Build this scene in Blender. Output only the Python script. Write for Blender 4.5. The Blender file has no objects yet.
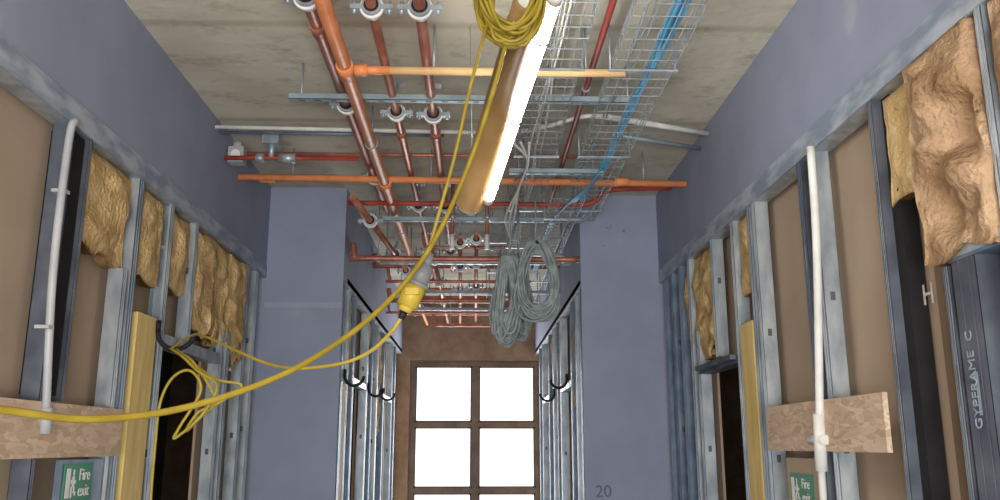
import bpy, math, random
from mathutils import Vector, noise
random.seed(7)
S=bpy.context.scene
S.view_settings.view_transform='Standard'
S.view_settings.exposure=0.0

# ------------------------------------------------------------ materials
def mat(name,c1,c2=None,scale=5,rough=.7,metal=0,bump=0,bscale=None,emis=None,estr=0,stretch=(1,1,1),detail=6,lo=.35,hi=.65,c3=None,spec=.3,chips=0):
    m=bpy.data.materials.new(name); m.use_nodes=True
    nt=m.node_tree; b=nt.nodes['Principled BSDF']
    b.inputs['Roughness'].default_value=rough; b.inputs['Metallic'].default_value=metal
    b.inputs['Specular IOR Level'].default_value=spec
    if c2 is None: c2=tuple(min(1,x*.8) for x in c1)
    tc=nt.nodes.new('ShaderNodeTexCoord'); mp=nt.nodes.new('ShaderNodeMapping')
    mp.inputs['Scale'].default_value=stretch
    nt.links.new(tc.outputs['Object'],mp.inputs[0])
    if chips:
        n=nt.nodes.new('ShaderNodeTexVoronoi'); n.inputs['Scale'].default_value=chips
        d=nt.nodes.new('ShaderNodeTexNoise'); d.inputs['Scale'].default_value=12
        nt.links.new(mp.outputs[0],d.inputs['Vector'])
        ad=nt.nodes.new('ShaderNodeMixRGB'); ad.inputs[0].default_value=.12
        nt.links.new(mp.outputs[0],ad.inputs[1]); nt.links.new(d.outputs['Color'],ad.inputs[2])
        nt.links.new(ad.outputs[0],n.inputs['Vector'])
        sp=nt.nodes.new('ShaderNodeSeparateColor'); nt.links.new(n.outputs['Color'],sp.inputs[0]); fac=sp.outputs[0]
    else:
        n=nt.nodes.new('ShaderNodeTexNoise'); n.inputs['Scale'].default_value=scale; n.inputs['Detail'].default_value=detail
        nt.links.new(mp.outputs[0],n.inputs['Vector']); fac=n.outputs['Fac']
    r=nt.nodes.new('ShaderNodeValToRGB')
    r.color_ramp.elements[0].position=lo; r.color_ramp.elements[0].color=(*c2,1)
    r.color_ramp.elements[1].position=hi; r.color_ramp.elements[1].color=(*c1,1)
    if c3:
        e=r.color_ramp.elements.new(min(.99,hi+.08)); e.color=(*c3,1)
    nt.links.new(fac,r.inputs[0]); nt.links.new(r.outputs[0],b.inputs['Base Color'])
    if bump:
        n2=nt.nodes.new('ShaderNodeTexNoise'); n2.inputs['Scale'].default_value=bscale or scale*3; n2.inputs['Detail'].default_value=8
        nt.links.new(mp.outputs[0],n2.inputs['Vector'])
        bp=nt.nodes.new('ShaderNodeBump'); bp.inputs['Strength'].default_value=bump; bp.inputs['Distance'].default_value=.02
        nt.links.new(n2.outputs['Fac'],bp.inputs['Height']); nt.links.new(bp.outputs[0],b.inputs['Normal'])
    if emis:
        b.inputs['Emission Color'].default_value=(*emis,1); b.inputs['Emission Strength'].default_value=estr
    return m

def ceiling_mat():
    m=mat('concrete_soffit',(.62,.59,.50),(.47,.44,.36),scale=1.3,rough=.9,bump=.3,bscale=14,lo=.32,hi=.62)
    nt=m.node_tree; b=nt.nodes['Principled BSDF']
    base=[l for l in nt.links if l.to_socket==b.inputs['Base Color']][0].from_socket
    tc=nt.nodes.new('ShaderNodeTexCoord')
    mp=nt.nodes.new('ShaderNodeMapping'); mp.inputs['Scale'].default_value=(1,1.6,1); nt.links.new(tc.outputs['Object'],mp.inputs[0])
    n=nt.nodes.new('ShaderNodeTexNoise'); n.inputs['Scale'].default_value=2.6; n.inputs['Detail'].default_value=10; n.inputs['Roughness'].default_value=.75
    nt.links.new(mp.outputs[0],n.inputs['Vector'])
    r=nt.nodes.new('ShaderNodeValToRGB'); r.color_ramp.elements[0].position=.34; r.color_ramp.elements[0].color=(.48,.43,.36,1)
    r.color_ramp.elements[1].position=.48; r.color_ramp.elements[1].color=(1,1,1,1)
    nt.links.new(n.outputs['Fac'],r.inputs[0])
    mx=nt.nodes.new('ShaderNodeMixRGB'); mx.blend_type='MULTIPLY'; mx.inputs[0].default_value=.65
    nt.links.new(base,mx.inputs[1]); nt.links.new(r.outputs[0],mx.inputs[2])
    wv=nt.nodes.new('ShaderNodeTexWave'); wv.bands_direction='Y'; wv.inputs['Scale'].default_value=.26; wv.inputs['Distortion'].default_value=.25; wv.inputs['Detail'].default_value=3
    nt.links.new(tc.outputs['Object'],wv.inputs['Vector'])
    r2=nt.nodes.new('ShaderNodeValToRGB'); r2.color_ramp.elements[0].position=0; r2.color_ramp.elements[0].color=(.7,.66,.6,1)
    r2.color_ramp.elements[1].position=.012; r2.color_ramp.elements[1].color=(1,1,1,1)
    nt.links.new(wv.outputs['Fac'],r2.inputs[0])
    mx2=nt.nodes.new('ShaderNodeMixRGB'); mx2.blend_type='MULTIPLY'; mx2.inputs[0].default_value=.7
    nt.links.new(mx.outputs[0],mx2.inputs[1]); nt.links.new(r2.outputs[0],mx2.inputs[2])
    nt.links.new(mx2.outputs[0],b.inputs['Base Color'])
    return m

M={}
M['ceil']=ceiling_mat()
M['board']=mat('blue_grey_plasterboard',(.315,.35,.475),(.275,.31,.43),scale=3,rough=.75,bump=.05,bscale=40,lo=.3,hi=.66,c3=(.38,.415,.51))
M['filler']=mat('joint_filler',(.38,.415,.51),(.33,.365,.48),scale=12,rough=.85)
M['brown']=mat('brown_board_back',(.46,.36,.27),(.40,.31,.23),scale=2.5,rough=.85,lo=.3,hi=.7)
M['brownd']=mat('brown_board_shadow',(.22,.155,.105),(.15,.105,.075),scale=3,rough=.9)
M['strip']=mat('edge_angle_plastered',(.48,.54,.62),(.26,.32,.42),scale=9,rough=.55,metal=.2,stretch=(1,.5,1.5),lo=.4,hi=.6)
M['galv']=mat('galvanised_steel',(.52,.57,.61),(.30,.35,.40),scale=14,rough=.42,metal=.5,stretch=(1,1,.4))
M['galvd']=mat('galvanised_steel_dark',(.15,.17,.21),(.08,.09,.12),scale=6,rough=.5,metal=.4)
M['galvb']=mat('galvanised_blue',(.20,.27,.36),(.12,.17,.25),scale=9,rough=.45,metal=.4)
M['strut']=mat('strut_steel',(.36,.45,.50),(.25,.33,.38),scale=9,rough=.45,metal=.4)
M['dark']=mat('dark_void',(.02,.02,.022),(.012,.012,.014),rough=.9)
M['ins']=mat('mineral_wool',(.78,.56,.28),(.50,.33,.15),scale=9,rough=1,bump=1.0,bscale=55,lo=.3,hi=.62,c3=(.88,.70,.42),spec=.05)
M['insp']=mat('mineral_wool_brown',(.58,.40,.25),(.32,.19,.10),scale=7,rough=1,bump=1.0,bscale=45,lo=.3,hi=.65,c3=(.72,.53,.35),spec=.05)
M['osb']=mat('osb_board',(.70,.54,.41),(.50,.36,.25),rough=.8,bump=.2,bscale=40,stretch=(1,.45,1.6),lo=.05,hi=.95,chips=38)
M['timber']=mat('yellow_timber',(.86,.67,.28),(.70,.51,.18),scale=6,rough=.7,stretch=(3,3,.4))
M['orange']=mat('orange_pipe',(.90,.34,.14),(.74,.25,.095),scale=10,rough=.38,lo=.3,hi=.7)
M['litpipe']=mat('lamplit_pipe',(.92,.64,.34),(.84,.52,.24),scale=6,rough=.45)  # lamp light on the orange branch pipe, put into its colour as a pale tone
M['copper']=mat('copper_pipe',(.52,.215,.145),(.34,.125,.088),scale=12,rough=.4,metal=.35,stretch=(1,.6,1),c3=(.62,.33,.24))
M['red']=mat('red_pipe',(.44,.07,.05),(.28,.04,.03),rough=.45)
M['white']=mat('white_plastic',(.80,.80,.78),(.66,.66,.64),scale=10,rough=.45)
M['greyc']=mat('grey_cable',(.33,.38,.39),(.20,.24,.25),scale=20,rough=.5)
M['conduit']=mat('grey_conduit',(.46,.48,.50),(.35,.37,.39),scale=5,rough=.4)
M['blue']=mat('blue_cable',(.10,.38,.62),(.06,.26,.46),scale=12,rough=.45)
M['yellow']=mat('yellow_cable',(.34,.255,.03),(.24,.175,.02),scale=15,rough=.45)
M['yellow2']=mat('yellow_cable_bright',(.54,.41,.06),(.42,.31,.04),scale=15,rough=.45)
M['black']=mat('black_rubber',(.02,.02,.022),(.012,.012,.013),rough=.6)
M['cargrey']=mat('plug_grey',(.25,.27,.28),(.17,.18,.19),rough=.5)
M['tan']=mat('lamp_tan_housing',(.40,.25,.10),(.26,.15,.06),scale=6,rough=.3,lo=.2,hi=.8)
M['glow']=mat('lamp_diffuser',(1,1,1),(1,1,1),emis=(1,.97,.90),estr=34)
M['glow2']=mat('lamp_end_lens',(1,1,1),(1,1,1),emis=(1,.95,.86),estr=6)
M['frame']=mat('window_frame_brown',(.20,.15,.12),(.13,.095,.075),rough=.5)
M['farwall']=mat('brown_masonry',(.34,.24,.17),(.24,.16,.11),scale=6,rough=.9,bump=.3)
M['green']=mat('sign_green',(.04,.24,.14),(.03,.2,.11),rough=.5)
M['floor']=mat('concrete_floor',(.42,.41,.38),(.32,.31,.29),scale=3,rough=.85,bump=.2)
M['roomd']=mat('unlit_room_wall',(.12,.12,.13),(.08,.08,.09),rough=.9)
M['ink']=mat('ink',(.16,.17,.23),(.12,.13,.18),rough=.8)
M['chalk']=mat('chalk',(.75,.7,.65),(.6,.55,.5),rough=.9)
M['stamp']=mat('stamp_print',(.34,.40,.48),(.26,.32,.40),rough=.9)

# ------------------------------------------------------------ mesh builder
class MB:
    def __init__(s): s.v=[];s.f=[];s.m=[];s.sm=[];s.mats=[]
    def mi(s,k):
        if k not in s.mats: s.mats.append(k)
        return s.mats.index(k)
    def box(s,x0,x1,y0,y1,z0,z1,k):
        b=len(s.v); 
        for x in (x0,x1):
            for y in (y0,y1):
                for z in (z0,z1): s.v.append((x,y,z))
        i=s.mi(k)
        for f in ((0,1,3,2),(4,6,7,5),(0,4,5,1),(2,3,7,6),(0,2,6,4),(1,5,7,3)):
            s.f.append([b+a for a in f]); s.m.append(i); s.sm.append(False)
        return s
    def tube(s,pts,r,k,seg=12,closed=False,cap=True):
        pts=[Vector(p) for p in pts]; n=len(pts); i=s.mi(k)
        rs=r if isinstance(r,(list,tuple)) else [r]*n
        T=[]
        for a in range(n):
            if closed: t=pts[(a+1)%n]-pts[a-1]
            else: t=pts[min(a+1,n-1)]-pts[max(a-1,0)]
            T.append(t.normalized())
        up=Vector((0,0,1)) if abs(T[0].z)<.9 else Vector((1,0,0))
        N=(up-T[0]*up.dot(T[0])).normalized(); b=len(s.v)
        for a in range(n):
            N=(N-T[a]*N.dot(T[a])).normalized(); B=T[a].cross(N)
            for q in range(seg):
                th=2*math.pi*q/seg
                s.v.append(tuple(pts[a]+(N*math.cos(th)+B*math.sin(th))*rs[a]))
        for a in range(n if closed else n-1):
            c=(a+1)%n
            for q in range(seg):
                q2=(q+1)%seg
                s.f.append([b+a*seg+q,b+a*seg+q2,b+c*seg+q2,b+c*seg+q]); s.m.append(i); s.sm.append(seg>4)
        if cap and not closed:
            s.f.append([b+q for q in range(seg)][::-1]); s.m.append(i); s.sm.append(False)
            s.f.append([b+(n-1)*seg+q for q in range(seg)]); s.m.append(i); s.sm.append(False)
        return s
    def obj(s,name,parent=None):
        me=bpy.data.meshes.new(name); me.from_pydata(s.v,[],s.f)
        for k in s.mats: me.materials.append(M[k])
        for p,a,b in zip(me.polygons,s.m,s.sm): p.material_index=a; p.use_smooth=b
        me.update()
        o=bpy.data.objects.new(name,me); S.collection.objects.link(o)
        if parent: o.parent=parent
        return o
def smooth(pts,n=8,closed=False):
    P=[Vector(p) for p in pts]; out=[]; L=len(P)
    rng=range(L if closed else L-1)
    for i in rng:
        if closed: a,b,c,d=P[i-1],P[i],P[(i+1)%L],P[(i+2)%L]
        else: a,b,c,d=P[max(i-1,0)],P[i],P[i+1],P[min(i+2,L-1)]
        for j in range(n):
            t=j/n
            out.append(.5*((2*b)+(c-a)*t+(2*a-5*b+4*c-d)*t*t+(3*b-a-3*c+d)*t**3))
    if not closed: out.append(P[-1])
    return out

# ------------------------------------------------------------ room shell
XL,XR=-1.55,1.40; ZC=3.5; XL2,XR2=-.98,.80; YNL,YNR=6.2,6.35; YE=11.4; YB=-3.0
MB().box(-4,4,YB,YE+.3,ZC,ZC+.25,'ceil').obj('ceiling')
MB().box(-4,4,YB,YE+.3,-.2,0,'floor').obj('floor')
MB().box(-4.2,-4,YB,YE+.3,0,ZC,'roomd').obj('wall_outer_left')
MB().box(4,4.2,YB,YE+.3,0,ZC,'roomd').obj('wall_outer_right')
b=MB(); b.box(-4,-1.67,YB-.2,YB,0,ZC,'roomd'); b.box(1.52,4,YB-.2,YB,0,ZC,'roomd'); b.obj('wall_back')
w=MB()
w.box(XL-.015,XL,YB,YNL,2.88,ZC,'board')
w.box(XL-.12,XL-.105,YB,4.30,0,2.88,'brown'); w.box(XL-.12,XL-.105,4.30,5.2,2.10,2.88,'brown'); w.box(XL-.12,XL-.105,5.2,YNL,0,2.88,'brown')
w.box(XL-.12,XL-.105,YB,YNL,2.88,ZC,'brown')
w.box(XL-.12,XL2,YNL,YNL+.015,0,ZC,'board')
w.box(XL,XL2,YNL-.0008,YNL,2.58,2.62,'filler')
w.box(XL2-.015,XL2,YNL+.015,YE,2.80,ZC,'board')
for a,c,z0 in ((YNL+.015,6.95,0),(6.95,7.75,2.1),(7.75,9.3,0),(9.3,10.1,2.1),(10.1,YE,0)): w.box(XL2-.1,XL2-.085,a,c,z0,2.8,'brown')
w.obj('wall_left')
w=MB()
w.box(XR,XR+.015,YB,YNR,2.88,ZC,'board')
w.box(XR+.105,XR+.12,YB,4.55,0,2.88,'brown'); w.box(XR+.105,XR+.12,4.55,5.3,2.04,2.88,'brown'); w.box(XR+.105,XR+.12,5.3,YNR,0,2.88,'brown')
w.box(XR+.105,XR+.12,YB,YNR,2.88,ZC,'brown')
w.box(XR2,XR+.12,YNR,YNR+.015,0,ZC,'board')
w.box(XR2,XR2+.015,YNR+.015,YE,2.80,ZC,'board')
for a,c,z0 in ((YNR+.015,7.2,0),(7.2,8.0,2.1),(8.0,9.4,0),(9.4,10.2,2.1),(10.2,YE,0)): w.box(XR2+.085,XR2+.1,a,c,z0,2.8,'brown')
w.obj('wall_right')
w=MB(); w.box(-4,-.87,YE,YE+.3,0,ZC,'farwall'); w.box(.86,4,YE,YE+.3,0,ZC,'farwall'); w.box(-.87,.86,YE,YE+.3,2.7,ZC,'farwall'); w.box(-.87,.86,YE,YE+.3,0,.12,'farwall')
w.obj('wall_end')
w=MB()
for x in (-.87,-.045,.79): w.box(x,x+(.09 if x==-.045 else .07),YE+.06,YE+.14,.12,2.7,'frame')
for z in (.12,.99,1.83,2.63): w.box(-.87,.86,YE+.055,YE+.145,z,z+.065,'frame')
for x0,x1 in ((-.80,-.045),(.045,.79)):
    for z0,z1 in ((.185,.99),(1.055,1.83),(1.895,2.63)):
        for a in (0,1):
            w.box(x0 if a==0 else x1-.022,x0+.022 if a==0 else x1,YE+.075,YE+.12,z0,z1,'frame')
            w.box(x0,x1,YE+.075,YE+.12,z0 if a==0 else z1-.022,z0+.022 if a==0 else z1,'frame')
w.obj('window_1')
t=MB(); t.box(XL-.004,XL+.006,YB,YNL,2.80,2.895,'strip'); t.box(XL-.08,XL-.004,YB,YNL,2.80,2.806,'galv'); t.obj('trim_1')
t=MB(); t.box(XR-.006,XR+.004,YB,YNR,2.80,2.895,'strip'); t.box(XR+.004,XR+.08,YB,YNR,2.80,2.806,'galv'); t.obj('trim_2')

# ------------------------------------------------------------ metal stud framing
def stud(b,side,X,y,z0,z1,w=.05,d=.07,k='galv',flip=False,kw=None):
    sg=-1 if side=='L' else 1
    def bx(xa,xb,ya,yb,kk,za=z0,zb=z1): b.box(min(xa,xb),max(xa,xb),ya,yb,za,zb,kk)
    kw=kw or k
    xa=X+sg*.003; xb=X+sg*(.003+d)
    bx(xa,xa+sg*.0015,y,y+w,k)
    yw=y+w-.0015 if flip else y
    bx(xa,xb,yw,yw+.0015,kw)
    bx(xb-sg*.0015,xb,y,y+w,k)
    yl=y if flip else y+w-.0015
    bx(xa,xa+sg*.012,yl,yl+.0015,k)
    for q in (.3,.7): bx(xa-sg*.0015,xa,y+w*q-.002,y+w*q+.002,kw)
    zz=z0+.25+.2*(y%1)
    while zz<z1-.15:
        xm=(xa+xb)/2
        bx(xm-.010,xm+.010,yw-.0006,yw+.0021,'galvd',zz,zz+.035)
        bx(xa-sg*.0004,xa,y+w*.44,y+w*.56,'stamp' if k!='galv' else 'galvb',zz+.12,zz+.24)
        zz+=.6
fl=MB()
for y in (1.7,2.3): stud(fl,'L',XL,y,.05,2.80)
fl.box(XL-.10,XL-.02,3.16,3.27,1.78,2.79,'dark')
stud(fl,'L',XL,3.115,.05,2.8,w=.03,k='galvd'); stud(fl,'L',XL,3.275,1.76,2.8,w=.025,k='galv',kw='galvd')
stud(fl,'L',XL,3.72,.05,2.36,w=.045,k='galv'); stud(fl,'L',XL,3.80,.05,2.8,w=.06,k='galvb',kw='galv')
stud(fl,'L',XL,4.22,.05,2.8,w=.05,flip=True); stud(fl,'L',XL,4.62,2.14,2.8,w=.04)
stud(fl,'L',XL,5.22,.05,2.3,w=.05); stud(fl,'L',XL,5.36,.05,2.3,w=.06,k='galvb',kw='galv')
stud(fl,'L',XL,5.72,.05,2.8,w=.06,k='galvb',kw='galv'); stud(fl,'L',XL,5.95,.05,2.8,w=.06,k='galv'); 
fl.box(XL-.08,XL-.002,4.24,5.24,2.08,2.14,'galv'); fl.box(XL-.08,XL,YB,4.24,0,.05,'galv'); fl.box(XL-.08,XL,5.24,YNL,0,.05,'galv')
fl.obj('metal_stud_framing')
fr=MB()
for y in (1.3,1.75): stud(fr,'R',XR,y,.05,2.80)
stud(fr,'R',XR,2.125,.05,2.80,w=.035)
stud(fr,'R',XR,2.30,.05,2.13,w=.12,d=.08,k='galvd',kw='galvd'); stud(fr,'R',XR,2.44,.05,2.12,w=.03,k='galv',kw='galvd')
fr.box(XR+.0,XR+.08,1.4,2.47,2.135,2.17,'galv'); fr.box(XR+.0,XR+.08,1.4,2.47,2.125,2.135,'galvb')
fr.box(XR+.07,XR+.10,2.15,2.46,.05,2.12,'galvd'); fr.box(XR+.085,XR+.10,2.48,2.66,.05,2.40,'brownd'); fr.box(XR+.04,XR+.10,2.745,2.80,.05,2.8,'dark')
stud(fr,'R',XR,2.80,.05,2.80,w=.03,k='galv',kw='galvd')
stud(fr,'R',XR,3.34,.05,2.80,w=.05,k='galv'); stud(fr,'R',XR,3.47,.05,2.80,w=.05,k='galvb',kw='galvd')
stud(fr,'R',XR,4.10,.05,2.80,w=.05,k='galv'); stud(fr,'R',XR,4.19,.05,2.80,w=.04,k='galvb',kw='galv')
stud(fr,'R',XR,4.48,.05,2.80,w=.05); stud(fr,'R',XR,4.9,2.10,2.80,w=.04)
stud(fr,'R',XR,5.30,.05,2.3,w=.06); stud(fr,'R',XR,5.46,.05,2.8,w=.05,k='galvb',kw='galv')
for y,k in ((5.70,'galv'),(5.95,'galvb'),(6.15,'galv')): stud(fr,'R',XR,y,.05,2.8,w=.06,k=k,kw='galvb')
fr.box(XR+.002,XR+.08,4.52,5.34,2.03,2.07,'galvd'); fr.box(XR-.03,XR+.002,4.56,5.30,2.05,2.075,'galvd')
fr.box(XR,XR+.08,YB,4.5,0,.05,'galv'); fr.box(XR,XR+.08,5.34,YNR,0,.05,'galv')
fr.obj('metal_stud_framing')
for side,X,ys,doors in (('L',XL2,(6.3,6.56,6.88,7.78,8.15,8.6,9.22,10.13,10.5),((6.95,7.75),(9.3,10.1))),('R',XR2,(6.45,6.75,7.12,8.03,8.35,8.8,9.33,10.23,10.7),((7.2,8.0),(9.4,10.2)))):
    b=MB(); sg=-1 if side=='L' else 1
    for i,y in enumerate(ys): stud(b,side,X,y,.05,2.8,w=.08,k=('galv','galvb','galv')[i%3],kw=('galvb','galv')[i%2])
    def bb(d0,d1,y0,y1,z0,z1,k): b.box(min(X+sg*d0,X+sg*d1),max(X+sg*d0,X+sg*d1),y0,y1,z0,z1,k)
    for a,c in doors: bb(0,.08,a-.03,c+.03,2.08,2.13,'galv')
    bb(0,.08,6.4,YE,2.78,2.84,'galv')
    b.obj('metal_stud_framing')

# ------------------------------------------------------------ insulation
def batt(side,X,y0,y1,z0,z1,k='ins',amp=.02,d=.08,out=0,seed=0,ragged=.04):
    sg=-1 if side=='L' else 1
    ny=max(4,int((y1-y0)/.02)); nz=max(4,int((z1-z0)/.02)); b=MB(); i=b.mi(k)
    idx={}
    def P(a,c,l):
        y=y0+(y1-y0)*a/ny; z=z0+(z1-z0)*c/nz
        e=min(a,ny-a,c,nz-c); edge=min(1,e/3.)
        v=Vector((seed*3.1,y*4,z*4))
        dx=noise.fractal(v*1.6,1,2,5)*amp*1.3
        fold=min(.6,abs(noise.noise(v*.9+Vector((5,1,2)))))*amp*1.5
        low=max(0,1-c/nz)
        yy=y+noise.noise(v*2+Vector((9,0,0)))*ragged*(.4+low)+noise.noise(v*6)*.008
        zz=z+noise.noise(v*1.6+Vector((0,7,0)))*ragged*(.3+1.8*low)
        depth=max(-out-.05,min(d-.01,-out+.012+(1-edge)*.025+(dx+fold)*edge))
        return (X+sg*depth if l==0 else X+sg*d,yy,zz)
    for l in (0,1):
        for a in range(ny+1):
            for c in range(nz+1):
                idx[a,c,l]=len(b.v); b.v.append(P(a,c,l))
    def q(*ids):
        b.f.append(list(ids)); b.m.append(i); b.sm.append(True)
    for l in (0,1):
        for a in range(ny):
            for c in range(nz): q(idx[a,c,l],idx[a+1,c,l],idx[a+1,c+1,l],idx[a,c+1,l])
    for a in range(ny):
        for c in (0,nz): q(idx[a,c,0],idx[a+1,c,0],idx[a+1,c,1],idx[a,c,1])
    for c in range(nz):
        for a in (0,ny): q(idx[a,c,0],idx[a,c+1,0],idx[a,c+1,1],idx[a,c,1])
    return b.obj('insulation_batt')
batt('L',XL,3.31,3.79,2.36,2.79,seed=1,ragged=.05)
batt('L',XL,3.88,4.21,2.36,2.79,seed=2,ragged=.03)
batt('L',XL,4.28,4.61,2.40,2.79,seed=3,ragged=.04)
batt('L',XL,4.67,5.30,2.20,2.79,seed=4,out=.02,ragged=.07); batt('L',XL,5.32,5.71,2.14,2.79,seed=5,out=.03,ragged=.08)
batt('R',XR,2.56,2.78,2.40,2.79,seed=6,k='ins',ragged=.02)
batt('R',XR,2.18,2.53,2.15,2.79,seed=7,k='insp',amp=.06,out=.05,ragged=.035)
batt('R',XR,1.55,2.10,2.17,2.79,seed=8,k='insp',amp=.05,out=.03)
batt('R',XR,4.25,4.47,2.38,2.79,seed=9,ragged=.02); batt('R',XR,4.96,5.44,2.15,2.79,seed=10,ragged=.06)
batt('R',XR,5.52,5.68,2.3,2.79,seed=11,ragged=.02)
for y in (6.66,7.9,8.9): batt('L',XL2,y,y+.2,1.7,2.75,seed=y)
for y in (6.85,8.13,9.0): batt('R',XR2,y,y+.2,1.9,2.75,seed=y)

# ------------------------------------------------------------ boards, timber, signs, conduits
b=MB(); b.box(XL+.004,XL+.022,-1,3.80,1.555,1.75,'osb'); b.obj('osb_rail_board')
b=MB(); b.box(XR-.022,XR-.004,2.88,4.06,1.575,1.775,'osb'); b.obj('osb_rail_board')
b=MB(); b.box(XL-.06,XL-.005,3.93,4.17,.05,2.2,'timber'); b.obj('timber_post')
b=MB(); b.box(XR+.005,XR+.06,4.26,4.46,.05,2.22,'timber'); b.obj('timber_post')
b=MB(); b.box(XL2-.06,XL2-.005,6.40,6.54,.05,2.05,'timber'); b.obj('timber_post')
def text(txt,name,size,loc,rot,k,parent=None,ext=.001):
    c=bpy.data.curves.new(name,'FONT'); c.body=txt; c.size=size; c.extrude=ext; c.align_x='CENTER'; c.align_y='CENTER'
    c.materials.append(M[k]); o=bpy.data.objects.new(name,c); S.collection.objects.link(o)
    o.location=loc; o.rotation_euler=rot
    if parent: o.parent=parent
    return o
hp=math.pi/2
RL=(hp,0,hp); RR=(hp,0,-hp)
def sign(x,y0,y1,z0,z1,side):
    sg=1 if side=='L' else -1; b=MB(); b.box(min(x,x+sg*.004),max(x,x+sg*.004),y0,y1,z0,z1,'green')
    xs=x+sg*.0045; w=y1-y0; h=z1-z0
    def wb(u0,u1,v0,v1):
        ya,yb=(y0+u0*w,y0+u1*w) if side=='L' else (y1-u1*w,y1-u0*w)
        b.box(min(xs,xs+sg*.001),max(xs,xs+sg*.001),ya,yb,z0+v0*h,z0+v1*h,'white')
    wb(.06,.20,.15,.88); wb(.29,.335,.70,.85); wb(.27,.35,.42,.68); wb(.23,.28,.5,.6); wb(.35,.40,.5,.58); wb(.24,.29,.15,.42); wb(.33,.38,.26,.42); wb(.37,.42,.2,.3)
    o=b.obj('fire_exit_sign')
    for i,tx in enumerate(('Fire','exit')):
        text(tx,'lettering_%d'%i,h*.42,(xs+sg*.001,(y0+.7*w) if side=='L' else (y1-.7*w),z0+h*(.7-.4*i)),RL if side=='L' else RR,'white',o)
sign(XL-.0,3.36,3.60,1.38,1.53,'L'); sign(XR+.0,3.60,3.86,1.34,1.48,'R')
b=MB(); b.box(XL-.006,XL,3.3,3.7,1.30,1.545,'galvb'); b.obj('sign_backing_panel')
b=MB(); b.box(XR,XR+.006,3.56,3.9,1.30,1.545,'brown'); b.obj('sign_backing_panel')
b=MB(); b.tube(smooth([(XL+.035,3.06,2.79),(XL+.035,3.03,2.7),(XL+.035,3.03,2.2),(XL+.035,3.10,1.7)],6),.014,'conduit',16)
b.tube([(XL+.035,3.10,1.73),(XL+.035,3.11,1.64)],.02,'conduit',12)
for z in (2.5,2.0): b.box(XL+.0,XL+.05,3.015,3.055,z,z+.012,'conduit')
b.obj('electrical_conduit')
b=MB(); b.tube(smooth([(XR-.035,3.26,2.79),(XR-.035,3.28,2.4),(XR-.035,3.36,1.9),(XR-.035,3.40,1.68)],6),.016,'white',16)
b.tube([(XR-.035,3.40,1.72),(XR-.035,3.42,1.50)],.024,'white',14); b.tube([(XR-.035,3.36,1.62),(XR-.035,3.50,1.62)],.02,'white',12)
b.tube([(XR-.035,3.42,1.5),(XR-.035,3.47,.2)],.014,'white',14)
b.obj('electrical_conduit')
text('H','chalk_letter',.09,(XL-.103,3.30,2.14),RL,'chalk'); text('H','chalk_letter',.10,(XR+.083,2.71,2.08),RR,'chalk')
text('GYPFRAME  C','stud_stamp',.045,(XR-.0005,2.37,1.78),(hp,-hp,-hp),'stamp')
text('20','marker_number',.12,(.93,YNR-.002,1.27),(hp,0,0),'ink')
for tx,x,z in (('~/','1.02',3.24),('x','1.14',3.22),('-','.98',3.10)): text(tx,'marker_number',.06,(float(x),YNR-.002,z),(hp,0,0),'ink')
def hook(x,y,z,r=.06,d=1):
    b=MB(); pts=[(x+d*(.0+r*(1-math.cos(a))),y,z-r*math.sin(a)) for a in [math.pi*i/12 for i in range(13)]]
    b.tube(pts,.012,'black',8); b.tube([(x,y,z),(x,y,z+.05)],.012,'black',8); b.obj('cable_hook')
hook(XL+.01,4.15,2.14,.09); hook(XL2+.01,6.4,2.10,.07); hook(XL2+.01,7.82,2.10,.07); hook(XL2+.01,8.9,2.12,.07)
hook(XR2-.01,7.4,2.15,.07,-1); hook(XR2-.01,8.6,2.1,.07,-1)

# ------------------------------------------------------------ pipework
def rod(b,x,y,z): b.tube([(x,y,z),(x,y,ZC)],.005,'galv',6)
def clamp(b,x,y,z,r,big=True):
    if big:
        b.tube([(x,y-.030,z),(x,y+.030,z)],r+.020,'galv',18); b.tube([(x,y-.032,z),(x,y+.032,z)],r+.010,'black',18)
        b.tube([(x,y-.012,z),(x,y+.012,z)],r+.028,'white',18)
        b.box(x-r-.065,x-r-.015,y-.018,y+.018,z-.010,z+.010,'galv'); b.box(x+r+.015,x+r+.065,y-.018,y+.018,z-.010,z+.010,'galv')
        for q in (-1,1): b.tube([(x+q*(r+.05),y,z-.025),(x+q*(r+.05),y,z+.03)],.008,'galv',6)
        b.tube([(x,y,z+r+.02),(x,y,z+r+.055)],.014,'galv',6)
        if ZC-z<.2: b.box(x-.04,x+.04,y-.03,y+.03,ZC-.006,ZC,'galv')
    else:
        b.tube([(x,y-.01,z),(x,y+.01,z)],r+.006,'galv',12)
    rod(b,x,y,z+r)
def run(name,x,z,r,k,y0,y1,cl,big=True,x1=None,fit=()):
    b=MB(); x1=x if x1 is None else x1
    b.tube([(x,y0,z),(x1,y1,z)],r,k,20)
    for y in cl: clamp(b,x+(x1-x)*(y-y0)/(y1-y0),y,z,r,big)
    for y in fit: b.tube([(x,y-.04,z),(x,y+.04,z)],r+.006,k,20)
    return b.obj(name)
run('copper_pipe',-.69,3.36,.027,'copper',-1,6.3,(.8,2.0,3.14,4.25,5.5),fit=(3.4,))
run('copper_pipe',-.43,3.33,.021,'copper',-1,9.5,(.8,2.0,3.16,4.28,6.1,7.6,9.0),fit=(4.6,))
run('copper_pipe',-.235,3.33,.024,'copper',-1,8.5,(.8,2.0,3.16,4.30,6.1,7.6),fit=(4.6,))
b=MB(); b.tube([(-.60,-1,3.27),(-.60,7.4,3.27)],.032,'orange',20)
for y in (3.62,5.37): b.tube([(-.60,y-.06,3.27),(-.60,y+.06,3.27)],.039,'orange',20)
for y in (1,2.4,4.6,6.6): clamp(b,-.60,y,3.27,.031,False)
b.obj('orange_sprinkler_pipe')
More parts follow.
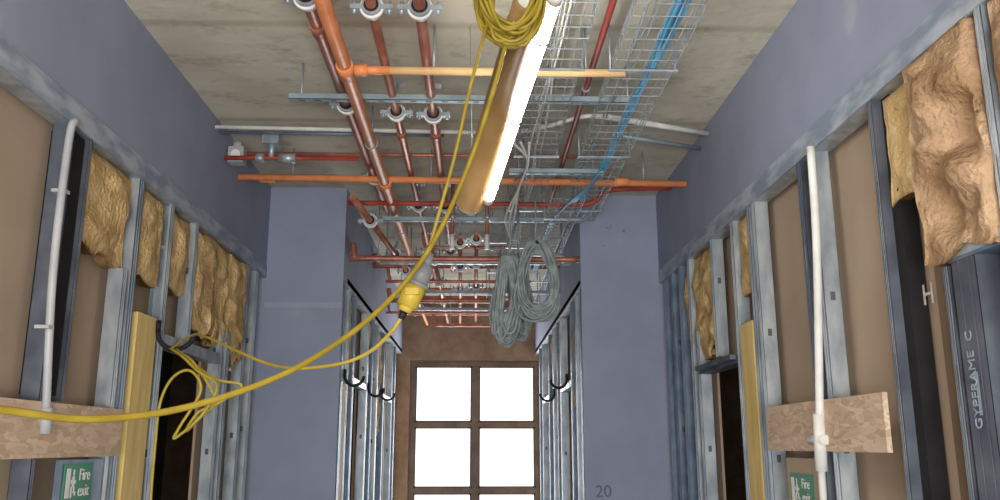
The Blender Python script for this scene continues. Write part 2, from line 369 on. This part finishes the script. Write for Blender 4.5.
b=MB(); b.tube([(-.56,3.62,3.27),(-.40,3.62,3.27)],.020,'orange',16); b.tube([(-.56,3.62,3.27),(-.50,3.62,3.27)],.028,'orange',16)
b.tube([(-.40,3.62,3.27),(.68,3.62,3.27)],.019,'litpipe',16)
for x in (-.2,.5): rod(b,x,3.62,3.28)
b.obj('sprinkler_branch_pipe')
b=MB(); b.tube([(-1.54,5.30,3.29),(1.39,5.37,3.29)],.022,'orange',16)
for x in (-1.2,-.3,.3,1.1): rod(b,x,5.33,3.3)
for x in (-1.36,-.60,.95): b.tube([(x-.05,5.33,3.29),(x+.05,5.335,3.29)],.028,'orange',16)
b.obj('sprinkler_cross_pipe')
b=MB(); b.tube(smooth([(-.62,5.75,3.25),(.2,5.75,3.25),(.72,5.75,3.25),(.84,5.75,3.28),(.95,5.75,3.36),(1.38,5.75,3.38)],5),.018,'red',12)
b.tube([(-.62,5.75,3.25),(-.9,5.75,3.25)],.018,'red',12)
b.obj('red_cross_pipe')
b=MB(); b.tube([(-1.53,4.95,3.30),(-1.28,4.95,3.30),(-.72,4.95,3.30)],.014,'red',12); b.tube([(-1.53,5.1,3.38),(.9,5.1,3.38)],.012,'copper',12)
b.tube([(-1.25,4.95,3.30),(-1.25,4.95,3.42)],.018,'galv',12); b.box(-1.30,-1.20,4.9,5.0,3.38,3.44,'galv'); b.tube([(-1.2,4.95,3.3),(-1.1,4.95,3.3)],.03,'galv',12); b.tube([(-1.34,4.95,3.3),(-1.29,4.95,3.3)],.028,'galv',12)
b.obj('pipe_valve_assembly')
b=MB(); b.box(-1.535,-1.44,5.02,5.10,3.30,3.40,'conduit'); b.tube([(-1.49,5.06,3.40),(-1.49,5.06,3.44)],.03,'conduit',14); b.tube([(-1.48,5.02,3.34),(-1.48,4.99,3.34)],.03,'white',14); b.obj('junction_box')
run('red_pipe',.55,3.36,.015,'red',-1,6.2,(1,2.5,4.0),big=False)
for x,z0 in ((-.175,2.98),(.077,2.98)):
    b=MB(); b.tube([(x,6.0,3.5),(x,6.0,z0+.1)],.014,'copper',12); b.tube([(x,6.0,z0+.11),(x,6.0,z0)],.018,'white',12); b.tube([(x,6.0,3.2),(x,6.0,3.24)],.022,'galv',12); b.obj('copper_pipe')
def strut(b,x0,x1,y,z,k='strut'):
    b.box(x0,x1,y-.02,y+.02,z,z+.003,k)
    for q in (-.02,.018): b.box(x0,x1,y+q,y+q+.003,z,z+.03,k)
    x=x0+.05
    while x<x1-.05: b.box(x,x+.03,y-.006,y+.006,z-.0012,z,'galvd'); x+=.08
    for x in (x0+.06,x1-.06): rod(b,x,y,z)
b=MB(); strut(b,-.95,.83,4.05,3.30); b.obj('channel_strut')
for y,z in ((2.0,3.23),(5.0,3.23),(6.05,3.20),(6.9,3.06),(8.3,3.06),(9.4,3.06)):
    b=MB(); strut(b,-.8 if y>5.5 else .2,.78,y,z); b.obj('channel_strut')
b=MB(); b.tube([(-1.54,4.76,3.425),(.10,4.80,3.42)],.012,'white',12); b.tube([(.72,4.52,3.42),(1.39,4.80,3.43)],.017,'white',12)
b.tube(smooth([(.1,4.80,3.42),(.25,4.75,3.41),(.42,4.62,3.40),(.60,4.5,3.41),(.74,4.52,3.42)],6),.013,'white',10)
b.tube([(-1.54,4.86,3.43),(-.2,4.88,3.43)],.010,'galvb',10); b.tube([(.8,4.75,3.40),(1.39,4.98,3.40)],.013,'strut',10)
b.obj('white_conduit_run')
for i in range(10):
    y=6.5+i*.46+random.uniform(-.1,.1); z=(3.01,3.20,3.01,3.26)[i%4]; k=random.choice(['copper','copper','orange','copper'])
    x0=random.uniform(-.9,-.4); x1=random.uniform(.1,.72)
    if i%3==0: x0,x1=-.96,.78
    b=MB(); b.tube(smooth([(x0,y,z+.12),(x0+.02,y,z+.01),(x0+.08,y,z),(x1-.05,y,z),(x1,y,z)],4),random.choice([.014,.02,.024]),k,12)
    for x in (x0+.2,x1-.1): clamp(b,x,y,z,.02,False)
    b.obj('copper_cross_pipe')
run('copper_pipe',-.80,3.16,.022,'copper',5.3,8.8,(5.9,7.0,8.2),x1=-.55)
run('copper_pipe',-.12,3.12,.016,'copper',6.2,10.8,(6.4,7.3,8.4),x1=-.2)
run('copper_pipe',.0,3.15,.016,'copper',6.2,10.8,(6.4,7.3,8.4))
run('copper_pipe',-.35,3.10,.016,'copper',6.4,10.8,(6.95,7.9,9.0))
run('copper_pipe',-.62,3.10,.016,'orange',7.0,10.8,(7.4,8.4,9.5))

# ------------------------------------------------------------ wire mesh cable baskets
def basket(x0,x1,z,y0,y1,h=.05):
    b=MB(); r=.0026; n=int(round((x1-x0)/.05))
    for i in range(n+1):
        x=x0+(x1-x0)*i/n; b.tube([(x,y0,z),(x,y1,z)],r,'galv',4)
    for x in (x0,x1):
        for q in (.5,1): b.tube([(x,y0,z+h*q),(x,y1,z+h*q)],r,'galv',4)
    y=y0
    while y<y1:
        b.tube([(x0,y,z+h),(x0,y,z),(x1,y,z),(x1,y,z+h)],r,'galv',4); y+=.1
    y=y0+.5
    while y<y1: rod(b,x0-.01,y,z); rod(b,x1+.01,y,z); b.box(x0-.02,x1+.02,y-.012,y+.012,z-.012,z-.004,'galv'); y+=1.2
    return b.obj('wire_cable_basket')
basket(.24,.47,3.28,-.5,9.5); basket(.62,.92-.02,3.28,-.5,6.3); basket(.50,.72,3.19,5.4,10.2,h=.06)
basket(.12,.22,3.18,6.1,9.6)
def cables(name,k,x,z,y0,y1,n,r,spread,amp=.015):
    b=MB()
    for i in range(n):
        ox=random.uniform(-spread,spread); oz=random.uniform(0,.025); pts=[]; y=y0; ph=random.uniform(0,9)
        while y<=y1:
            pts.append((x+ox+amp*math.sin(y*2.3+ph)+random.uniform(-.006,.006),y,z+oz)); y+=.25
        b.tube(smooth(pts,4),r,k,8)
    return b.obj(name)
cables('blue_data_cables','blue',.80,3.292,-.5,4.6,9,.006,.018,amp=.010)
cables('white_cables','white',.37,3.29,-.5,9,4,.005,.06); cables('grey_cables','greyc',.30,3.29,-.5,9,4,.005,.03)
cables('grey_cables','greyc',.68,3.29,-.5,6,3,.005,.02)
b=MB()
for i in range(9):
    o=random.uniform(-.022,.022)
    b.tube(smooth([(.80+o,4.5,3.30),(.79+o,4.85,3.28),(.74+o,5.1,3.22+o),(.66+o,5.35,3.18),(.60+o,5.7,3.20+o),(.56+o,6.2,3.21),(.56+o,8,3.21)],6),.006,'blue',8)
b.obj('blue_data_cables')
b=MB()
for i in range(3): b.tube(smooth([(.2+.05*i,4.6,3.29),(.30,4.8,3.25-.02*i),(.27,5.2,3.2),(.2+.03*i,5.6,3.12),(.24,5.9,3.05)],6),.008,'white',8)
b.obj('white_cables')
def coil(k,c,rx,rz,n,r,ry=.03,jit=.03,seg=26,tilt=0,pear=0,b=None):
    b=b or MB()
    for i in range(n):
        a=rx*random.uniform(1-jit*4,1+jit*2); h=rz*random.uniform(1-jit*5,1+jit*2); ox=random.uniform(-jit,jit); oy=random.uniform(-ry,ry); ph=random.uniform(0,6); w=random.uniform(.0,.02)
        tz=tilt+random.uniform(-.15,.15); pts=[]
        for q in range(seg):
            t=2*math.pi*q/seg; px=a*math.cos(t)*(1-pear*math.sin(t)); pz=h*math.sin(t)
            pts.append((c[0]+ox+px*math.cos(tz)-pz*math.sin(tz)+w*math.sin(2*t+ph),c[1]+oy+.02*math.sin(t+ph),c[2]+rz-h+px*math.sin(tz)+pz*math.cos(tz)))
        b.tube(pts,r,k,8,closed=True)
    return b
b=coil('greyc',(.42,5.55,2.68),.12,.26,22,.008,pear=.3)
b.tube([(.40,5.55,2.9),(.40,5.55,3.28)],.006,'greyc',8); b.tube([(.40,5.50,2.92),(.43,5.56,2.93),(.40,5.6,2.92),(.37,5.56,2.93)],.012,'black',8,closed=True)
b.obj('grey_cable_coil')
b=coil('greyc',(.21,5.6,2.55),.06,.29,20,.010,tilt=-.08,pear=.3); b.tube([(.22,5.6,2.82),(.26,5.6,3.28)],.008,'greyc',8)
b.obj('grey_cable_coil')
b=coil('greyc',(.31,5.9,2.60),.045,.26,10,.010,tilt=.1,pear=.3); b.tube([(.3,5.9,2.84),(.3,5.9,3.28)],.008,'greyc',8)
b.obj('grey_cable_coil')

# ------------------------------------------------------------ hanging tubular lamp
def lamp(name,A,B,R,glowdir):
    A=Vector(A);B=Vector(B); ax=(B-A).normalized(); e=Vector(glowdir); e=(e-ax*e.dot(ax)).normalized(); f=ax.cross(e)
    b=MB(); ti=b.mi('tan'); gi=b.mi('glow2'); wi=b.mi('white'); ci=b.mi('galv'); seg=48
    L=(B-A).length
    prof=[(0,.8),(.01,1),(.08,1.0),(.081,1.05),(.095,1.05),(.096,1),(.97,1),(.97,1.04),(.985,1.04),(.985,.9)]
    for j in range(1,6):
        a=j/5*math.pi/2; prof.append((.985+math.sin(a)*R*.35/L,max(.04,.9*math.cos(a))))
    for t,s_ in prof:
        for q in range(seg):
            th=2*math.pi*q/seg; b.v.append(tuple(A+ax*(L*t)+(e*math.cos(th)+f*math.sin(th))*R*s_))
    for i in range(len(prof)-1):
        ring=prof[i][1]>1.01 and prof[i+1][1]>1.01; t=prof[i][0]
        for q in range(seg):
            b.f.append([i*seg+q,i*seg+(q+1)%seg,(i+1)*seg+(q+1)%seg,(i+1)*seg+q])
            m=ti
            if ring: m=ci
            if i>=8: m=gi
            b.m.append(m); b.sm.append(True)
    b.f.append(list(range(seg))[::-1]); b.m.append(wi); b.sm.append(False)
    n=len(prof)-1
    b.f.append([n*seg+q for q in range(seg)]); b.m.append(gi); b.sm.append(True)
    # fluorescent tube strapped along its right underside, with end caps and clips
    off=e*(R+.014)
    P=lambda t: A+ax*(L*t)+off
    b.tube([P(-.02),P(.90)],.023,'glow',20)
    b.tube([P(-.06),P(-.02)],.025,'white',20); b.tube([P(.90),P(.93)],.025,'white',20)
    for t in (.12,.47,.84): b.tube([P(t),P(t+.008)],.027,'galv',20)
    b.tube([A+ax*.1+Vector((0,0,R)),(A.x,A.y+.1,ZC)],.003,'galv',6)
    b.tube([B-ax*.1+Vector((0,0,R)),(B.x,B.y-.1,ZC)],.002,'galv',6)
    return b.obj(name)
lamp('tubular_work_lamp',(.180,2.6,3.06),(-.036,3.72,2.655),.060,(1,-.12,-.25))
b=coil('yellow',(.11,2.49,3.0),.088,.135,22,.0062,ry=.05,jit=.02,pear=-.15)
b.tube(smooth([(.11,2.49,3.12),(.12,2.5,3.3),(.1,2.5,3.5)],6),.006,'yellow',8); b.obj('yellow_cable_coil')
def cab(name,pts,r,k): 
    b=MB(); b.tube(smooth(pts,10),r,k,10); return b.obj(name)
cab('yellow_extension_cable',[(-1.1,1.0,1.72),(-.93,1.3,1.665),(-.825,1.5,1.66),(-.736,1.7,1.649),(-.606,1.9,1.686),(-.431,2.1,1.787),(-.262,2.3,1.959),(-.131,2.45,2.177),(-.021,2.52,2.46),(.058,2.54,2.734),(.11,2.54,2.95)],.0075,'yellow')
cab('yellow_extension_cable',[(.03,2.5,2.92),(-.02,2.48,2.7),(-.07,2.47,2.45),(-.12,2.47,2.25),(-.15,2.5,2.14)],.0055,'yellow')
cab('yellow_extension_cable',[(-.216,2.5,1.976),(-.25,2.53,1.93),(-.322,2.6,1.877),(-.42,2.68,1.848),(-.575,2.8,1.843),(-.72,3.0,1.875),(-.886,3.2,1.94),(-1.1,3.5,2.03),(-1.257,3.8,2.075),(-1.47,4.14,2.05)],.0055,'yellow2')
cab('yellow_extension_cable',[(-1.46,4.13,2.05),(-1.36,4.0,2.0),(-1.27,3.95,1.93),(-1.17,3.92,1.86),(-1.22,3.9,1.73),(-1.33,3.9,1.63),(-1.32,3.92,1.68),(-1.24,3.92,1.84),(-1.30,3.94,1.93),(-1.38,3.95,1.90),(-1.43,3.96,1.79),(-1.44,3.97,1.62),(-1.44,3.98,1.3),(-1.42,4.0,.8)],.0065,'yellow2')
cab('yellow_extension_cable',[(-1.46,4.15,2.05),(-1.3,3.98,1.97),(-1.18,3.94,1.80),(-1.25,3.93,1.74),(-1.30,3.95,1.66),(-1.20,3.95,1.76),(-1.06,3.93,1.86),(-1.2,3.95,1.9),(-1.44,4.14,2.05)],.0065,'yellow2')
b=MB()
a=Vector((-.148,2.5,2.14)); c=Vector((-.216,2.5,1.976)); d=(c-a)
def rr(t0,t1,r0,r1,k): b.tube([a+d*t0,a+d*t1],[r0,r1],k,18)
rr(-.14,.10,.013,.020,'cargrey'); rr(.10,.42,.030,.033,'cargrey'); rr(.42,.48,.040,.040,'cargrey'); rr(.48,.85,.035,.031,'yellow2'); rr(.85,.95,.026,.018,'yellow2'); rr(.95,1.08,.012,.009,'black')
b.box(a.x-.06,a.x-.02,2.46,2.49,2.03,2.05,'yellow2')
b.obj('industrial_plug_connector')
cab('black_wire',[(-.22,3.0,3.46),(-.12,2.9,3.40),(-.02,2.85,3.38),(.05,2.7,3.33)],.004,'black'); cab('black_wire',[(-.15,2.95,3.44),(-.06,2.9,3.40),(.0,2.8,3.41),(.06,2.7,3.33)],.003,'black')

# ------------------------------------------------------------ light
W=bpy.data.worlds.new('World'); S.world=W; W.use_nodes=True
bg=W.node_tree.nodes['Background']; bg.inputs[0].default_value=(.95,.97,1,1); bg.inputs[1].default_value=2.6
def area(name,loc,rot,sx,sy,e,col):
    l=bpy.data.lights.new(name,'AREA'); l.shape='RECTANGLE'; l.size=sx; l.size_y=sy; l.energy=e; l.color=col
    o=bpy.data.objects.new(name,l); S.collection.objects.link(o); o.location=loc; o.rotation_euler=rot; return o
area('rear_fill_light',(0,-1.4,1.3),(math.radians(108),0,0),2.0,.8,175,(1,.975,.93))  # added fill light behind the camera, no fitting there; lifts ceiling and walls
area('window_daylight',(0,YE-.02,1.5),(math.radians(-90),0,0),1.6,2.2,80,(.95,.97,1))

cam=bpy.data.cameras.new('camera'); co=bpy.data.objects.new('camera',cam); S.collection.objects.link(co)
co.location=(0,0,1.6); co.rotation_euler=(math.radians(90+12.92),0,math.radians(-1.642)); cam.lens=30.6; cam.sensor_width=36; cam.clip_start=.05
S.camera=co
